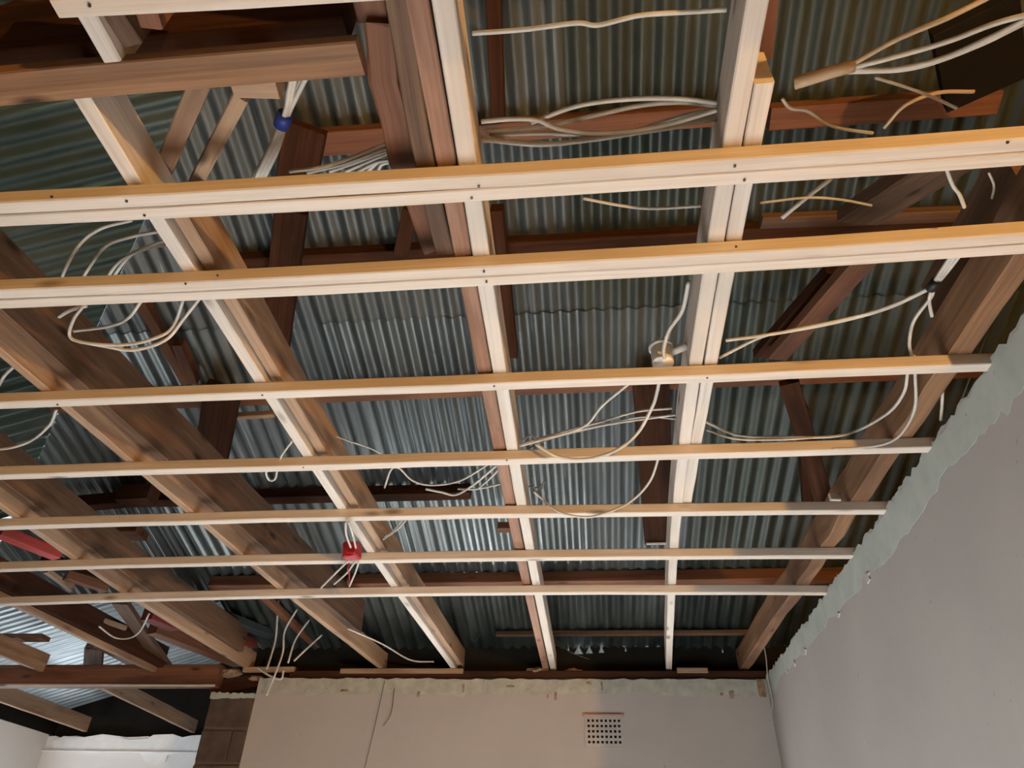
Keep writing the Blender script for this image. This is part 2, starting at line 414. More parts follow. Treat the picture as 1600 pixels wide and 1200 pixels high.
BL = {'B3': 'pale pine ceiling batten, single, passing just under the white conduit box', 'B4': 'pale pine ceiling batten directly below the one under the white conduit box',
      'B5': 'pale pine ceiling batten just above the one crossed by the red junction box', 'B6': 'pale pine ceiling batten crossed by the red junction box',
      'B7': 'last pale pine ceiling batten, nearest the far wall with the air vent'}
LINES = {}
for k, (pl, e) in battens.items():
    pw = P(pl, z=ZC); lo = None if k == 'B0' else pw[0].x-.35; hi = (XR+.02 if e else 3.3)
    ln = fit(pw, 0, lo, hi, 14); LINES[k] = ln
    for p in ln: p.z = ZC
    if k in BL:
        timber('ceiling_batten', ln, .037, .038, 'pine', BL[k], 'batten', 'single pine ceiling battens')
    else:
        w = .033
        txt = {'B0': 'cut-off doubled batten at the top left edge', 'B1': 'doubled batten nearest the camera that spans the full width', 'B2': 'second doubled batten, just above the round white conduit box'}[k]
        for s, t2 in ((-1, 'nearer'), (1, 'farther')):
            dz = random.uniform(0, .002)
            timber('ceiling_batten', [p+Vector((0, s*w/2*1.02, dz)) for p in ln], w, .040, 'pine', '%s pale pine strip of the %s' % (t2, txt), 'batten', 'doubled pine ceiling battens')
def line_y(ln, x):
    for a, b in zip(ln, ln[1:]):
        if a.x <= x <= b.x: return a.lerp(b, (x-a.x)/(b.x-a.x))
    return ln[-1]

# ------------------------------------------------------------------ ceiling joists (run away from the camera)
def joist(name, pl, w, h, mat, label, z=ZJ, y0=None, y1=None, zend=None, deg=2, cat='joist', group=None, n=14, **k):
    ln = fit(P(pl, z=z), 1, y0, y1, n, deg)
    for p in ln:
        p.z = z
        if zend: p.z = z+(zend-z)*max(0, (p.y-3.4)/(YF-3.4))
    LINES[label] = ln
    return timber(name, ln, w, h, mat, label, cat, group, **k), ln
ZE = 2.668; YE = YF+.08
JA, lA = joist('ceiling_joist', [(697, 0), (712, 160), (726, 235), (743, 345), (759, 451), (782, 579), (801, 698), (813, 785), (832, 881)], .040, .115, 'pine', 'pale pine ceiling joist at the middle, beside a red-brown one', y0=.1, y1=YE, zend=ZE)
JS, lS = joist('ceiling_joist', [(676, 160), (694, 235), (714, 345), (734, 451), (757, 579), (778, 694), (795, 785), (817, 881)], .042, .115, 'pink_brown', 'red-brown old ceiling joist tight against the middle pale joist', z=ZJ+.006, y0=.1, y1=YE, zend=ZE)
J2, l2 = joist('ceiling_joist', [(621, 0), (641, 160), (663, 235), (683, 345), (695, 398)], .043, .12, 'old_brown', 'short brown timber left of the red-brown middle joist, ending at second doubled batten', z=ZJ+.008, y0=.1)
JB, lB = joist('ceiling_joist', [(1178, 0), (1163, 150), (1146, 220), (1130, 300), (1124, 365), (1107, 435), (1090, 550), (1071, 670), (1062, 750), (1055, 881), (1047, 950)], .038, .115, 'pine', 'pale pine ceiling joist passing right of the white conduit box, with smooth left side', y0=.1, y1=YE, zend=ZE)
JT, lT = joist('ceiling_joist', [(1176, 220), (1160, 300), (1151, 365), (1136, 435), (1113, 550), (1092, 670), (1078, 760)], .036, .11, 'pine', 'shorter pine joist nailed to the right side of the joist by the conduit box', z=ZJ+.002, y0=at(1187, 132, z=ZJ).y, y1=at(1072, 800, z=ZJ).y)
JC, lC = joist('ceiling_joist', [(126, 146), (178, 240), (246, 341), (273, 398), (323, 467), (402, 596), (425, 623), (474, 707), (498, 734), (546, 813), (590, 878), (625, 932)], .036, .115, 'pine', 'pale pine ceiling joist left of centre, beside the red junction box', y0=at(120, 138, z=ZJ).y, y1=YE, zend=ZE)
JC2, lC2 = joist('ceiling_joist', [(137, 30), (179, 102)], .036, .115, 'pine', 'short pale joist piece between cut-off top batten and brown trimmer', y0=.35, y1=at(183, 108, z=ZJ).y, deg=1, n=5)
JD, lD = joist('ceiling_joist', [(70, 606), (101, 638), (189, 717), (228, 744), (297, 802), (336, 829), (371, 864), (401, 888), (429, 915), (464, 942)], .034, .115, 'pine_aged', 'brown-sided ceiling joist, first one left of the joist beside the red box', y0=.55, y1=YE, zend=ZE)
JE, lE = joist('ceiling_joist', [(25, 807), (50, 829), (107, 870), (146, 895), (190, 923), (219, 943), (272, 980)], .036, .12, 'pine_aged', 'brown ceiling joist reaching the top of the dark block pier', y0=1.0, y1=YE, zend=ZE)
JF, lF = joist('ceiling_joist', [(22, 948), (269, 1064)], .038, .12, 'pine_aged', 'ceiling joist meeting the cross beam left of the block pier', y0=1.8, y1=4.84, deg=1)
JG, lG = joist('ceiling_joist', [(0, 1025), (108, 1067)], .038, .12, 'pine_aged', 'lowest ceiling joist at the left edge above the cross beam', y0=2.4, y1=4.84, deg=1)
JH, lH = joist('ceiling_joist', [(158, 1076), (291, 1140)], .04, .11, 'pine_aged', 'joist of the next room behind the cross beam, near the block pier', y0=5.05, y1=7.0, deg=1)
JI, lI = joist('ceiling_joist', [(0, 1097), (120, 1139)], .04, .13, 'pine_aged', 'joist of the next room behind the cross beam, at the left edge', y0=5.05, y1=7.0, deg=1)
JR, lR = joist('wall_side_joist', [(1538, 501), (1419, 670), (1368, 740), (1232, 952), (1185, 1019)], .062, .13, 'warm_brown', 'rough brown joist running along the right wall', y0=.6, y1=YE, zend=ZE, wob=.005, step=.16)
# dark deep boards fixed above the left joists
def above(ln, dx, dz, w, h, mat, label, i0=0, i1=None):
    return timber('roof_truss_chord', [p+Vector((dx, 0, dz)) for p in ln[i0:i1]], w, h, mat, label, 'truss member')
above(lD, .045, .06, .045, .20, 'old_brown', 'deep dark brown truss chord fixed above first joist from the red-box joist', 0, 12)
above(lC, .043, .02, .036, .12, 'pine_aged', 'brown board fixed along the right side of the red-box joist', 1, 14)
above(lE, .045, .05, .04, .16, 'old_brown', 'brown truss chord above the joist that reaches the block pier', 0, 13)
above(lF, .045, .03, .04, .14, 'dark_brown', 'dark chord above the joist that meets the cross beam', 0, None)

# nails at the crossings of battens and joists
nail_me = None
def nail(p, parent):
    global nail_me
    if nail_me is None:
        bm = bmesh.new(); bmesh.ops.create_cone(bm, cap_ends=True, segments=8, radius1=.0032, radius2=.0026, depth=.003)
        nail_me = bpy.data.meshes.new('nail_head'); bm.to_mesh(nail_me); bm.free(); nail_me.materials.append(M['nail'])
    o = bpy.data.objects.new('nail_head', nail_me); COL.objects.link(o); o.parent = parent; o.location = Vector(p)-parent.location
bobs = [o for o in COL.objects if o.name.startswith('ceiling_batten')]
for (px, py) in [(748, 291), (737, 309), (1148, 259), (1163, 281), (198, 314), (226, 336), (81, 307), (1574, 222), (290, 443), (756, 424), (760, 440), (1150, 385), (340, 430), (140, 8), (410, 617), (772, 603), (90, 632), (1105, 590), (474, 730), (792, 719)]:
    q = at(px, py, z=ZC); best = min(bobs, key=lambda o: min((v.co+o.location-q).length for v in o.data.vertices if True) if o else 9)
    # nearest batten by its y at this x
    def dy(o):
        vs = [v.co+o.location for v in o.data.vertices]; vs = sorted(vs, key=lambda v: abs(v.x-q.x))[:8]
        return abs(sum(v.y for v in vs)/8-q.y)
    best = min(bobs, key=dy); nail((q.x, q.y, ZC-.0005), best)

# ------------------------------------------------------------------ trimmers and rough timbers at the upper left
tr = [at(0, 141, z=ZJ-.002), at(320, 112, z=ZJ-.002), at(563, 92, z=ZJ-.002)]
timber('trimmer', ext(tr, .35, 0), .066, .03, 'warm_brown', 'brown horizontal trimmer crossing the upper left, ending at the rough timber', 'trimmer')
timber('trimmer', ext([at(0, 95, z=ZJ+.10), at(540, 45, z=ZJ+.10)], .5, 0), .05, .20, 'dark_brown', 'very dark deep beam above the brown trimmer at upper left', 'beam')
timber('rough_timber', [at(590, 45, z=ZJ+.03), at(600, 130, z=ZJ+.03), at(612, 190, z=ZJ+.035), at(628, 258, z=ZJ+.05), at(660, 340, z=ZJ+.06), at(680, 392, z=ZJ+.07)], .058, .11, 'old_red', 'rough hewn split red-brown timber left of the middle joists', 'timber', wob=.006, step=.06, rough_end=.01)
timber('timber_block', [at(574, -10, z=ZJ+.05), at(583, 36, z=ZJ+.05)], .06, .10, 'old_red', 'red-brown block above the rough hewn timber at the top edge', 'block')
timber('timber_block', [at(362, 137, z=ZJ+.01), at(433, 139, z=ZJ+.01)], .045, .05, 'pine_aged', 'short orange timber block under the brown trimmer', 'block')
timber('strut', [at(312, 128, z=ZJ+.035), at(238, 305, z=ZJ+.16)], .040, .06, 'pine_aged', 'tan slanting strut below the brown trimmer, left of the pair', 'strut')
timber('strut', [at(375, 155, z=ZJ+.04), at(294, 310, z=ZJ+.20)], .032, .09, 'pine_aged', 'thin tan slanting strut below the orange block, right of the pair', 'strut')
timber('strut', [at(172, 20, z=ZJ+.02), at(208, 72, z=ZJ+.02)], .04, .075, 'old_brown', 'brown board behind the short pale joist piece at upper left', 'board')
timber('strut', [at(30, 10, roof=.3), at(60, 110, roof=.3)], .10, .10, 'dark_brown', 'dark upright board in the upper left corner', 'board')
timber('strut', [at(60, 30, roof=.10), at(100, 60, roof=.10)], .16, .04, 'old_brown', 'brown board end glimpsed beside the cut-off batten', 'board')
timber('strut', [at(222, 0, z=ZJ+.01), at(236, 45, z=ZJ+.01)], .04, .08, 'old_red', 'orange-brown board beside the short pale joist piece', 'board')
timber('strut', [at(345, 0, roof=.3), at(375, 30, roof=.3)], .05, .06, 'pine_aged', 'pale timber end above the dark beam at the top', 'board')

# ------------------------------------------------------------------ purlins and rafters under the roof
RU = Vector((0, ROOF_T, 1)).normalized()
def purlin(x0, x1, py, pxref, label, mat='old_red', w=.05, h=.07, off=.085, dpy=0):
    ya = at(pxref, py, roof=off).y
    a = Vector((x0, ya, zroof(ya)-off)); b = Vector((x1, ya+dpy, zroof(ya+dpy)-off))
    return timber('purlin', [a, b], w, h, mat, label, 'purlin', 'roof purlins', up=RU)
purlin(-2.4, 3.3, 915, 700, 'red-brown roof purlin seen between the two farthest battens', h=.075, w=.06)
purlin(-2.75, -.62, 781, 500, 'dark roof purlin left of the middle joist, above the red junction box', 'dark_brown', h=.07, w=.06)
purlin(-2.7, 3.3, 613, 780, 'dark red-brown roof purlin seen just below the batten under the conduit box', 'old_red', w=.05)
purlin(-1.6, 3.3, 383, 900, 'dark roof purlin seen just above the second doubled batten', 'dark_brown', w=.05)
purlin(-1.0, -.55, 222, 560, 'brown roof purlin behind the white cable fan near the rough timber', 'old_red', w=.09)
purlin(-.45, .62, 197, 930, 'brown roof purlin behind the looped cables', 'old_red', w=.07)
purlin(.72, 1.5, 175, 1380, 'red-brown roof purlin at upper right behind loose wires', 'old_red', w=.08)
purlin(-1.0, 3.3, -60, 900, 'roof purlin at the top edge above the frame', 'dark_brown')
timber('purlin', [at(775, 994, roof=.05), at(1172, 992, roof=.05)], .035, .03, 'old_brown', 'thin brown batten in the dark eaves above the air vent', 'purlin')
def rboard(a, b, w, h, mat, label, off=.16, off2=None, name='rafter', cat='rafter', **k):
    return timber(name, [at(*a, roof=off), at(*b, roof=off if off2 is None else off2)], w, h, mat, label, cat, up=RU, **k)
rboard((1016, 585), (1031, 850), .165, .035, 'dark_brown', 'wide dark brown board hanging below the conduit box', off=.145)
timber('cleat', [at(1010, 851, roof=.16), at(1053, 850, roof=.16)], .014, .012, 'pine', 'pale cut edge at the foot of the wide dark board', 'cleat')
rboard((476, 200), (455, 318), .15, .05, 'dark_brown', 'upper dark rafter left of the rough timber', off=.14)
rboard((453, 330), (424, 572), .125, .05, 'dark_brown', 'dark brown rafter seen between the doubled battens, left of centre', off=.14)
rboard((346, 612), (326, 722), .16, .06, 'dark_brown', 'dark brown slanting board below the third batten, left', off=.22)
rboard((275, 540), (300, 600), .05, .05, 'old_red', 'thin red-brown rafter strip left of the red-box joist', off=.12)
rboard((215, 470), (290, 600), .05, .05, 'old_red', 'narrow red-brown sloping rafter inside the cable loops', off=.10)
rboard((770, 0), (778, 190), .05, .07, 'dark_brown', 'dark rafter just right of the middle joist at the top', off=.165)
rboard((775, 330), (800, 560), .05, .07, 'dark_brown', 'dark rafter hugging the right side of the middle joist', off=.165)
rboard((640, 330), (625, 400), .06, .07, 'dark_brown', 'short dark rafter between rough timber and second doubled batten', off=.165)
timber('collar_board', [at(368, 654, roof=.14), at(428, 650, roof=.14)], .03, .03, 'pine_aged', 'short tan cleat left of the red-box joist, by the third batten', 'cleat')
timber('collar_board', [at(778, 829, roof=.14), at(800, 829, roof=.14)], .06, .04, 'old_red', 'small red-brown cleat against the middle joist', 'cleat')
# blocks on the left purlin
timber('timber_block', [at(186, 787, roof=.16), at(236, 785, roof=.16)], .10, .09, 'dark_brown', 'dark block on the left purlin, upper of two', 'block')
timber('timber_block', [at(172, 838, roof=.17), at(220, 838, roof=.17)], .13, .05, 'old_red', 'dark red-brown block under the left purlin, lower of two', 'block')
rboard((70, 800), (190, 790), .05, .09, 'dark_brown', 'dark cross board at the left below the fourth batten', off=.16)
# web struts on the right
timber('web_strut', [at(1358, 405, z=2.95), at(1216, 562, z=3.12)], .075, .04, 'old_red', 'brown slanting web strut at right between second and third batten', 'strut')
timber('web_strut', [at(1320, 430, z=3.08), at(1200, 560, z=3.2)], .12, .04, 'dark_brown', 'dark board behind the brown slanting web strut', 'strut')
timber('web_strut', [at(1234, 600, z=3.05), at(1290, 790, z=2.80)], .075, .04, 'dark_brown', 'dark web strut running down to the right, under the third batten', 'strut')
timber('web_strut', [at(1500, 250, z=3.0), at(1340, 350, z=3.25)], .14, .05, 'old_brown', 'brown slanting rafter at the right above the second doubled batten', 'strut')
timber('web_strut', [at(1640, 300, z=2.80), at(1500, 520, z=2.80)], .10, .20, 'old_brown', 'deep brown timber at the right edge above the wall joist', 'timber')
timber('web_strut', [at(1195, 95, z=2.80), at(1205, 0, z=2.80)], .03, .08, 'old_red', 'red-brown timber behind the conduit-box joist at top right', 'timber')
timber('web_strut', [at(1190, 350, z=3.34), at(1600, 335, z=3.34)], .05, .03, 'old_brown', 'greyish brown rail above the second doubled batten at right', 'timber')
timber('web_strut', [at(1470, 120, z=3.5), at(1600, 60, z=3.5)], .30, .05, 'void', 'very dark board in the top right corner', 'timber')  # near-black colour puts the corner's deep shade into the board
rboard((1255, 640), (1265, 800), .05, .06, 'dark_brown', 'narrow dark rafter at right between the fourth and fifth batten', off=.15)
slip = timber('timber_block', [at(1298, 782, z=2.68), at(1316, 783, z=2.68)], .014, .03, 'pine', 'small pale offcut beside the right wall joist', 'offcut')

# ------------------------------------------------------------------ wall plate, lintel beam, boards at the lower left
zb = at(165, 1072, Y=YF-.01).z
timber('lintel_beam', [(-5.2, YF+.03, zb), (PX0+.02, YF+.03, zb+.004)], .09, .14, 'old_red', 'red-brown cross beam spanning the opening left of the block pier', 'beam')
timber('ceiling_batten', [(-5.2, YF-.022, zb-.006), (PX0+.02, YF-.022, zb-.004)], .012, .014, 'pine', 'thin pale strip along the lower edge of the cross beam', 'batten')
timber('wall_plate', [(PX0-.05, YF+.13, 2.505), (PX1+.25, YF+.13, 2.61)], .12, .09, 'dark_brown', 'dark crumbling wall plate on top of the block pier', 'beam')
timber('wall_plate', [(PX1+.2, YF+.045, ZC+.004), (XR+.1, YF+.045, ZC+.004)], .06, .05, 'dark_brown', 'dark wall plate along the top of the far wall', 'beam')
for a, b, lab in [((532, 1053), (724, 1053), 'long tan offcut lying on the far wall below the red-box joist'), ((1058, 1052), (1106, 1052), 'short tan offcut on the far wall right of the air vent'), ((380, 1050), (460, 1050), 'tan offcut on the wall top beside the block pier')]:
    q = at(*a, Y=YF+.02); q2 = at(*b, Y=YF+.02); timber('offcut', [q, q2], .035, .032, 'pine_aged', lab, 'offcut')
def lump(name, c, r, mat, label, cat, sq=(1, 1, 1)):
    bm = bmesh.new(); bmesh.ops.create_icosphere(bm, subdivisions=2, radius=r)
    for v in bm.verts: v.co = Vector((v.co.x*sq[0], v.co.y*sq[1], v.co.z*sq[2]))*random.uniform(.75, 1.2)
    me = bpy.data.meshes.new(name); bm.to_mesh(me); bm.free()
    return tag(put(name, (me, Vector(c)), M[mat]), label, cat, 'rubble on the wall top')
for (px, py, r, lab) in [(840, 1050, .06, 'brown rubble lump on the wall top under the middle joist'), (895, 1050, .05, 'small brown rubble lump right of the middle joist'), (760, 1056, .035, 'flat rubble lump left of the middle joist on the wall top'), (985, 1056, .035, 'small rubble lump above the air vent'), (1150, 1056, .04, 'grey rubble lump near the right corner of the wall top'), (360, 1052, .06, 'crumbled rubble lump on the block pier top'), (400, 1060, .04, 'smaller rubble lump at the right of the pier top')]:
    q = at(px, py, Y=YF+.06); lump('rubble', (q.x, q.y, max(q.z, (ZC if px > 410 else 2.51)+r*.3)), r, 'rubble', lab, 'rubble', (1.3, .8, .5))
# boards
def free(name, a, b, za, zb_, w, h, mat, label, cat='board', **k):
    return timber(name, [at(*a, z=za), at(*b, z=zb_)], w, h, mat, label, cat, **k)
free('red_board', (-5, 838), (88, 874), 2.80, 2.80, .07, .05, 'red_paint', 'red painted board at the left edge under the fifth batten')
free('red_board', (228, 968), (272, 986), 2.74, 2.74, .09, .10, 'red_dark', 'dark red board end by the curled cable near the block pier')
free('red_board', (330, 984), (396, 1012), 2.78, 2.78, .05, .05, 'red_dark', 'narrow dark red board end beside the dark gutter')
free('board', (186, 944), (268, 1060), 2.78, 2.68, .09, .035, 'old_brown', 'steep brown plank above the cross beam', 'board')
free('board', (236, 990), (372, 1042), 2.72, 2.70, .09, .10, 'old_red', 'red-brown plank running toward the block pier')
free('board', (100, 905), (165, 925), 2.80, 2.80, .05, .05, 'old_red', 'narrow orange-brown plank between the two lowest battens at left')
free('board', (70, 895), (112, 925), 2.85, 2.85, .03, .03, 'pine_aged', 'thin pale lath between the two lowest battens at left')
free('board', (90, 950), (195, 985), 2.75, 2.75, .025, .03, 'pine_aged', 'thin tan lath below the lowest batten at left')
free('board', (160, 1010), (215, 1040), 2.75, 2.75, .16, .03, 'old_red', 'wide red-brown board above the cross beam by the post')
free('board', (0, 1000), (70, 1000), 2.78, 2.78, .10, .03, 'old_red', 'orange-brown board above lowest left joist')
free('board', (0, 1060), (120, 1062), 2.72, 2.72, .12, .02, 'old_red', 'orange-brown board lying behind cross beam at the left edge')
free('post', (142, 1062), (146, 1015), 2.66, 2.80, .12, .05, 'old_brown', 'short brown post standing on the cross beam', 'post')
free('board', (405, 930), (512, 1030), 2.93, 2.80, .05, .04, 'old_red', 'narrow brown rafter foot right of the block pier', 'rafter')
free('gutter', (282, 943), (424, 998), 2.88, 2.84, .09, .05, 'gutter', 'dark metal valley gutter above the block pier', 'gutter')
free('board', (60, 880), (330, 960), 3.02, 2.96, .10, .06, 'dark_brown', 'dark valley board behind the left ceiling joists', 'board')

# ------------------------------------------------------------------ cables
def cable(pl, label, r=.0042, z=2.68, mat='cable_white', cat='cable', group='loose electrical cables', name='cable', sub=8, sag=None, flat=1.0):
    pts = []
    for q in pl:
        zz = q[2] if len(q) > 2 else z
        pts.append(at(q[0], q[1], z=zz))
    o = put(name, tube(spline(pts, sub), r, name=name, flat=flat), M[mat])
    return tag(o, label, cat, group)
# top, between the two middle joists
cable([(738, 52), (820, 46), (900, 36), (935, 39), (1000, 24), (1070, 19), (1135, 15)], 'single pale cable crossing the very top between the middle joists', z=2.69, r=.0045)
B5c = [[(752, 190), (800, 186), (840, 188), (872, 201), (930, 208), (1000, 203), (1060, 190), (1120, 172)],
       [(830, 192), (900, 166), (980, 155), (1060, 154), (1120, 161)],
       [(752, 214), (800, 221), (870, 224), (950, 214), (1030, 202), (1120, 186)],
       [(760, 205), (850, 197), (930, 180), (1000, 165), (1060, 160), (1120, 165)],
       [(752, 218), (840, 226), (920, 219), (1000, 207), (1060, 197), (1120, 180)],
       [(765, 212), (850, 208), (960, 212), (1050, 186), (1120, 168)]]
for i, (c, lb) in enumerate(zip(B5c, ['kinked', 'uppermost arching', 'lower sagging', 'slanting', 'lowest sagging', 'wavy'])):
    cable(c, lb+' pale cable of the looped bundle between middle joists near the top', z=2.70+.012*i, r=.005)
cable([(911, 310), (969, 321), (1019, 326), (1095, 322)], 'thin pale cable under the nearest doubled batten, between the middle joists', z=2.72, r=.0035)
# taped tan bundle, upper right
tb = empty('cable_bundle', at(1290, 112, z=2.70)); tag(tb, 'tan taped cable bundle fanning out at the upper right', 'cable bundle')
def part(name, me_c, mat, parent): return put(name, me_c, M[mat], parent)
part('taped_end', tube([at(1241, 130, z=2.70), at(1262, 124, z=2.70), at(1300, 112, z=2.70), at(1335, 103, z=2.70)], lambda t: .0125-.001*t, 10), 'cable_tan', tb)
for pl in ([(1325, 104), (1400, 62), (1480, 28), (1560, -12)], [(1330, 106), (1400, 88), (1480, 65), (1560, 35), (1640, 15)], [(1325, 112), (1400, 108), (1470, 92), (1540, 62), (1600, 32), (1640, 12)], [(1320, 108), (1390, 110), (1450, 100), (1530, 70), (1600, 36)]):
    part('cable', tube(spline([at(x, y, z=2.70) for x, y in pl]), .0052), 'cable_tan' if pl[1][1] < 70 else 'cable_white', tb)
cable([(1222, 154), (1235, 169), (1262, 174), (1289, 192), (1316, 201), (1364, 208)], 'curling pale wire with a bare white tip, under the tan bundle', z=2.70, r=.0035)
cable([(1367, 121), (1441, 145), (1495, 169)], 'straight pale wire slanting down right from the tan bundle', z=2.74, r=.0032)
cable([(1381, 200), (1414, 165), (1465, 145), (1522, 143)], 'brownish wire bending over the red-brown purlin at upper right', z=2.80, r=.004, mat='cable_tan')
cable([(1478, 262), (1489, 290), (1499, 304), (1507, 324)], 'short white wire end hanging below the nearest doubled batten at right', z=2.62, r=.004)
cable([(1188, 317), (1262, 309), (1313, 312), (1362, 321)], 'thin horizontal wire right of the conduit-box joist, between doubled battens', z=2.74, r=.003)
cable([(1222, 340), (1262, 307), (1300, 278)], 'grey flat wire slanting up right between the doubled battens', z=2.80, r=.006)
cable([(1545, 270), (1553, 290), (1550, 310)], 'tiny loose wire near the right edge under the nearest doubled batten', z=2.72, r=.0028)
# right-hand bundle with black tape
rb = empty('cable_bundle', at(1458, 445, z=2.66)); tag(rb, 'white cable bundle tied with black tape beside the wall joist', 'cable bundle')
for dx in (-6, 0, 6):
    part('cable', tube(spline([at(1496+dx, 395, z=2.66), at(1478+dx*.8, 420, z=2.66), at(1459+dx*.4, 446, z=2.66)]), .0055), 'cable_white', rb)
part('tape', tube([at(1464, 438, z=2.66), at(1453, 452, z=2.66)], .0125, 10), 'tape_black', rb)
for pl in ([(1456, 448), (1391, 478), (1323, 498), (1229, 518), (1188, 527), (1124, 559)], [(1455, 450), (1385, 482), (1300, 505), (1200, 523), (1134, 532)],
           [(1457, 452), (1455, 464), (1428, 501), (1421, 535), (1424, 555)], [(1456, 452), (1452, 470), (1456, 494)]):
    part('cable', tube(spline([at(x, y, z=2.66) for x, y in pl]), .0046), 'cable_white', rb)
cable([(1420, 556, 2.66), (1418, 582, 2.655), (1411, 616, 2.65), (1381, 650, 2.66), (1316, 680, 2.68), (1229, 683, 2.70), (1154, 680, 2.70), (1100, 658, 2.70)], 'pale cable swinging from the third batten left to the joist by the conduit box', r=.0048)
cable([(1428, 556, 2.66), (1430, 590, 2.655), (1430, 635, 2.63), (1414, 670, 2.60), (1391, 690, 2.585), (1350, 699, 2.585), (1300, 702, 2.59)], 'pale cable dropping at right and lying along the fourth batten', r=.0048)
cable([(1473, 602), (1472, 630), (1470, 656)], 'short white cable piece near the right wall below the third batten', z=2.66, r=.005)
cable([(1104, 672), (1150, 686), (1220, 687), (1270, 684)], 'second slack cable end right of the conduit-box joist', z=2.69, r=.0035)
# white conduit box and its cables
cb = empty('conduit_box', at(1035, 566, z=2.70)); tag(cb, 'round white conduit box above the third batten, beside the joist', 'conduit box')
c0 = at(1036, 568, z=2.655)
part('body', tube([c0+Vector((0, 0, z)) for z in (0, .004, .05, .054)], lambda t: .031 if t < .9 else .028, 24), 'box_white', cb)
part('rim', tube([c0+Vector((0, 0, z)) for z in (.054, .062)], .036, 24), 'box_white', cb)
part('spout', tube([c0+Vector((.025, -.006, .035)), c0+Vector((.07, -.02, .045))], .012, 12), 'box_white', cb)
part('cable', tube(spline([c0+Vector((.002, -.03, -.004)), at(1037, 545, z=2.66), at(1046, 515, z=2.68), at(1066, 485, z=2.70), at(1076, 440, z=2.72)]), .006), 'cable_white', cb)
cable([(982, 600, 2.67), (942, 633, 2.67), (911, 667, 2.66), (847, 687, 2.655), (812, 697, 2.65)], 'cable slanting down left from under the conduit box', r=.0045)
cable([(1031, 590, 2.66), (1026, 615, 2.655), (1019, 636, 2.64), (996, 677, 2.61), (962, 704, 2.575), (918, 717, 2.575), (874, 714, 2.58), (837, 694, 2.63)], 'thick pale cable looping from the conduit box down across the fourth batten', r=.0055)
cable([(1056, 648), (969, 660), (901, 673), (844, 690)], 'lower straight cable between the middle joists below the conduit box', z=2.68, r=.0042)
cable([(1050, 638), (996, 643), (935, 660), (861, 680), (820, 692)], 'upper bowed cable between the middle joists below the conduit box', z=2.70, r=.0042)
cable([(1060, 655), (1000, 652), (930, 668), (870, 682)], 'thin grey cable among the pair below the conduit box', z=2.72, r=.003)
cable([(1030, 712, 2.66), (1016, 751, 2.66), (989, 781, 2.64), (952, 800, 2.585), (915, 808, 2.575), (874, 800, 2.60), (850, 782, 2.66), (834, 768, 2.68)], 'pale cable arc hanging across the fifth batten between the middle joists', r=.0046)
cable([(832, 745), (836, 765), (846, 775), (840, 790)], 'tangled dark wire at the right of the middle joist above the fifth batten', z=2.68, r=.003, mat='wire_dark')
cable([(826, 760), (842, 762), (850, 752), (843, 772)], 'dark wire knot beside the middle joist', z=2.69, r=.003, mat='wire_dark')
cable([(815, 688), (832, 680), (838, 692), (828, 700)], 'dark wire tie at the middle joist above the fourth batten', z=2.66, r=.003, mat='wire_dark')
# middle, left of the centre joist
cable([(601, 762), (611, 734), (624, 732), (645, 751), (675, 758), (719, 751), (765, 724)], 'bowed pale cable under the fourth batten, left of the middle joist', z=2.68, r=.0038)
cable([(665, 764), (690, 769), (712, 773), (739, 758), (776, 727)], 'lowest sagging cable under the fourth batten, left of the middle joist', z=2.67, r=.0046)
cable([(715, 764), (745, 764), (783, 756)], 'short flat cable ending at the red-brown joist', z=2.69, r=.004)
cable([(748, 763), (765, 748), (780, 733)], 'short steep cable at the red-brown joist under the fourth batten', z=2.68, r=.004)
cable([(525, 682), (548, 690), (575, 699), (595, 708)], 'thin wire right of the red-box joist above the fourth batten', z=2.74, r=.003)
cable([(634, 813), (621, 827), (597, 844)], 'short cable leaving the red-box joist below the fifth batten', z=2.68, r=.0038)
cable([(628, 812), (612, 832), (595, 840)], 'second short cable leaving the red-box joist below the fifth batten', z=2.70, r=.0034)
cable([(456, 690), (440, 712), (434, 730), (430, 748), (421, 750), (416, 741), (418, 734)], 'small curled cable hook under the fourth batten', z=2.63, r=.004)
# blue-taped bundle, upper left
bb = empty('cable_bundle', at(442, 190, z=2.78)); tag(bb, 'white cable bundle bound with blue tape, hanging at upper left', 'cable bundle')
for i, pl in enumerate([[(459, 105), (452, 140), (445, 178), (425, 225), (398, 282)], [(464, 105), (456, 145), (447, 180), (430, 228), (404, 282)], [(486, 105), (466, 145), (449, 182), (434, 232), (412, 278)], [(480, 105), (462, 145), (446, 182), (420, 235), (394, 282)], [(461, 108), (450, 160), (443, 186), (415, 245), (392, 284)]]):
    part('cable', tube(spline([at(x, y, z=2.74+.004*i) for x, y in pl]), .0058), 'cable_white', bb)
part('tape', tube([at(446, 178, z=2.748), at(439, 197, z=2.748)], .017, 12), 'tape_blue', bb)
fan = [[(452, 268), (515, 258), (610, 222)], [(480, 270), (540, 255), (612, 228)], [(515, 268), (560, 252), (614, 232)], [(540, 268), (580, 250), (615, 236)], [(560, 268), (590, 253), (622, 249)], [(590, 268), (598, 256), (622, 252)], [(575, 267), (600, 245), (618, 240)]]
for i, c in enumerate(fan):
    cable(c, ['longest upper', 'second', 'third', 'fourth', 'fifth', 'lowest short', 'steep short'][i]+' cable of the white fan left of the rough timber', z=2.71+.006*i, r=.0042, group='white cable fan')
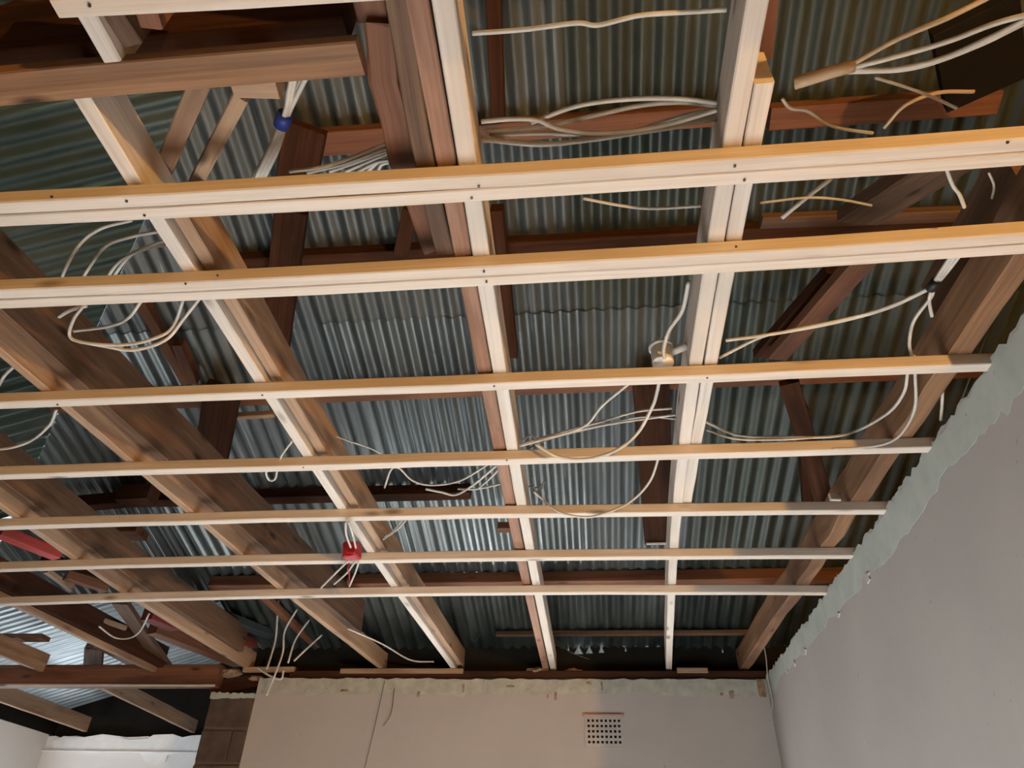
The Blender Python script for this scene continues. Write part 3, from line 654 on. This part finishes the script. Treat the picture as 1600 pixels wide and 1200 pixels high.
# loops at the left
cable([(287, 466, 2.66), (270, 511, 2.62), (243, 528, 2.6), (202, 538, 2.6), (152, 538, 2.6), (111, 528, 2.62), (114, 501, 2.65), (130, 478, 2.68)], 'white cable loop at left under the second doubled batten, inner one', r=.0046)
cable([(312, 466, 2.66), (287, 498, 2.63), (263, 528, 2.6), (233, 542, 2.59), (202, 547, 2.59), (169, 542, 2.6), (118, 532, 2.62), (108, 524, 2.63)], 'white cable loop at left under the second doubled batten, outer one', r=.0046)
cable([(221, 470), (199, 498), (169, 510), (115, 517)], 'short grey cable inside the left cable loops', z=2.66, r=.0046)
cable([(92, 495), (110, 485), (135, 478)], 'short pale cable end above the left cable loops', z=2.68, r=.005)
for i, c in enumerate([[(92, 450), (103, 418), (128, 378), (160, 356), (206, 344)], [(122, 450), (138, 420), (165, 385), (205, 370), (246, 362)], [(160, 445), (185, 410), (215, 392), (262, 374)], [(172, 440), (200, 402), (230, 388), (264, 382)]]):
    cable(c, ['outermost', 'second', 'third', 'innermost'][i]+' pale cable curving between the doubled battens at left', z=2.72+.006*i, r=.0045, group='curved cables at left')
cable([(88, 640), (78, 663), (51, 687), (20, 699), (-12, 703)], 'pale cable curving off the left edge under the third batten', z=2.66, r=.005)
cable([(-10, 620), (5, 590), (22, 572)], 'pale cable at the left edge above the third batten', z=2.67, r=.005)
cable([(233, 959), (219, 986), (202, 997), (179, 996), (155, 979)], 'white curled cable below the lowest batten at the left', z=2.64, r=.0048)
# red junction box
jb = empty('junction_box', at(552, 866, z=2.60)); tag(jb, 'red plastic junction box with white wires on the sixth batten', 'junction box')
j0 = at(553, 864, z=2.590); 
b_ = box('body', j0+Vector((-.034, -.045, -.03)), j0+Vector((.034, .012, .034)), M['box_red'], jb, ch=.006, jit=.009)
box('lid', j0+Vector((-.032, -.056, -.026)), j0+Vector((.026, -.047, .026)), M['box_red'], jb, ch=.003, jit=.008)
part('tag_strip', bar([at(545, 884, z=2.585), at(547, 900, z=2.57), at(544, 913, z=2.55)], .03, .004, up=Vector((0, -1, .2))), 'box_red', jb)
for pl in ([(562, 874), (555, 895), (546, 916)], [(556, 876), (542, 895), (522, 913)], [(546, 874), (525, 895), (502, 918)], [(540, 816), (541, 835), (548, 855)], [(545, 816), (552, 838), (556, 856)]):
    part('wire', tube(spline([at(x, y, z=2.575) for x, y in pl]), .0045), 'cable_white', jb)
cable([(543, 982), (597, 1006), (641, 1031), (678, 1034)], 'long white wire drooping above the far wall, left of the red-box joist end', z=2.68, r=.005)
# hanging wires at the block pier
for c, lb in [([(435, 938), (433, 970), (430, 1002), (417, 1046)], 'leftmost white wire hanging beside the block pier'), ([(464, 952), (445, 986), (442, 1019), (429, 1056), (416, 1087)], 'long middle white wire hanging over the wall by the block pier'), ([(483, 969), (462, 999), (450, 1036)], 'right white wire of the three hanging by the block pier'), ([(503, 992), (480, 1013), (459, 1033)], 'grey wire slanting down to the wall top right of the hanging three'), ([(402, 1043), (422, 1056), (439, 1061), (443, 1048)], 'small curled wire at the wall top beside the block pier')]:
    wy = .10+.035*len(lb) % .2
    pts = [at(x, y, Y=YF-wy-.25*max(0, (1000-y)/60)) for x, y in c]
    tag(put('hanging_wire', tube(spline(pts), .0065, name='hanging_wire'), M['cable_white']), lb, 'wire', 'wires hanging at the pier')
for c, lb, mt, r in [([(601, 1064), (591, 1110), (581, 1154), (566, 1215)], 'long thin dark wire hanging down the far wall', 'wire_dark', .002), ([(616, 1076), (611, 1114), (599, 1134)], 'short thin dark wire hanging on the far wall', 'wire_dark', .0025), ([(1192, 952), (1192, 996), (1197, 1029), (1200, 1063), (1207, 1097), (1202, 1127)], 'thin white wire hanging in the right corner', 'cable_white', .004)]:
    pts = [at(x, y, Y=YF-.02) for x, y in c]
    if mt == 'cable_white': pts = [at(x, y, Y=YF-.12) for x, y in c]
    tag(put('hanging_wire', tube(spline(pts), r, name='hanging_wire'), M[mt]), lb, 'wire')
# debris straws in the eaves
for i, (c, lb) in enumerate([([(735, 990), (742, 1003), (752, 985)], 'wisp of straw hanging left of the middle joist'), ([(870, 1000), (890, 1018), (920, 1030)], 'wisp of straw by the eaves gaps')]):
    tag(put('straw', tube(spline([at(x, y, Y=YF-.05) for x, y in c]), .0018, 5, 'straw'), M['wire_dark']), lb, 'straw')

# ------------------------------------------------------------------ air vent on the far wall
v0, v1 = at(913, 1119, Y=YF), at(976, 1168, Y=YF)
vx0, vx1, vz1, vz0 = v0.x, v1.x, v0.z, v1.z
vent = empty('air_vent', ((vx0+vx1)/2, YF, vz0)); tag(vent, 'square air brick with five rows of small holes in the far wall', 'air vent')
NX, NZ = 8, 5; fr = .012
cw = (vx1-vx0-2*fr)/NX; chh = (vz1-vz0-2*fr)/NZ
vs, fs = [], []
xs = [vx0] + [vx0+fr+cw*(i+s) for i in range(NX) for s in (.22, .78)] + [vx1]
zs = [vz0] + [vz0+fr+chh*(i+s) for i in range(NZ) for s in (.24, .76)] + [vz1]
for z in zs:
    for x in xs: vs.append(Vector((x, YF-.012, z)))
nx = len(xs)
for j in range(len(zs)-1):
    for i in range(nx-1):
        if i % 2 == 1 and j % 2 == 1: continue
        a = j*nx+i; fs.append((a, a+1, a+nx+1, a+nx))
me, c = mesh_from('plate', vs, fs)
bm = bmesh.new(); bm.from_mesh(me); ge = bmesh.ops.extrude_face_region(bm, geom=bm.faces[:])
for v in [g for g in ge['geom'] if isinstance(g, bmesh.types.BMVert)]: v.co.y += .0105
bmesh.ops.recalc_face_normals(bm, faces=bm.faces); bm.to_mesh(me); bm.free()
put('plate', (me, c), M['vent'], vent)
box('backing', (vx0+.004, YF-.0018, vz0+.004), (vx1-.004, YF-.0004, vz1-.004), M['void'], vent)  # near-black sheet stands in for the shaded depth of the holes
box('top_edge', (vx0-.012, YF-.014, vz1), (vx1+.008, YF, vz1+.012), M['vent_edge'], vent, ch=.002)
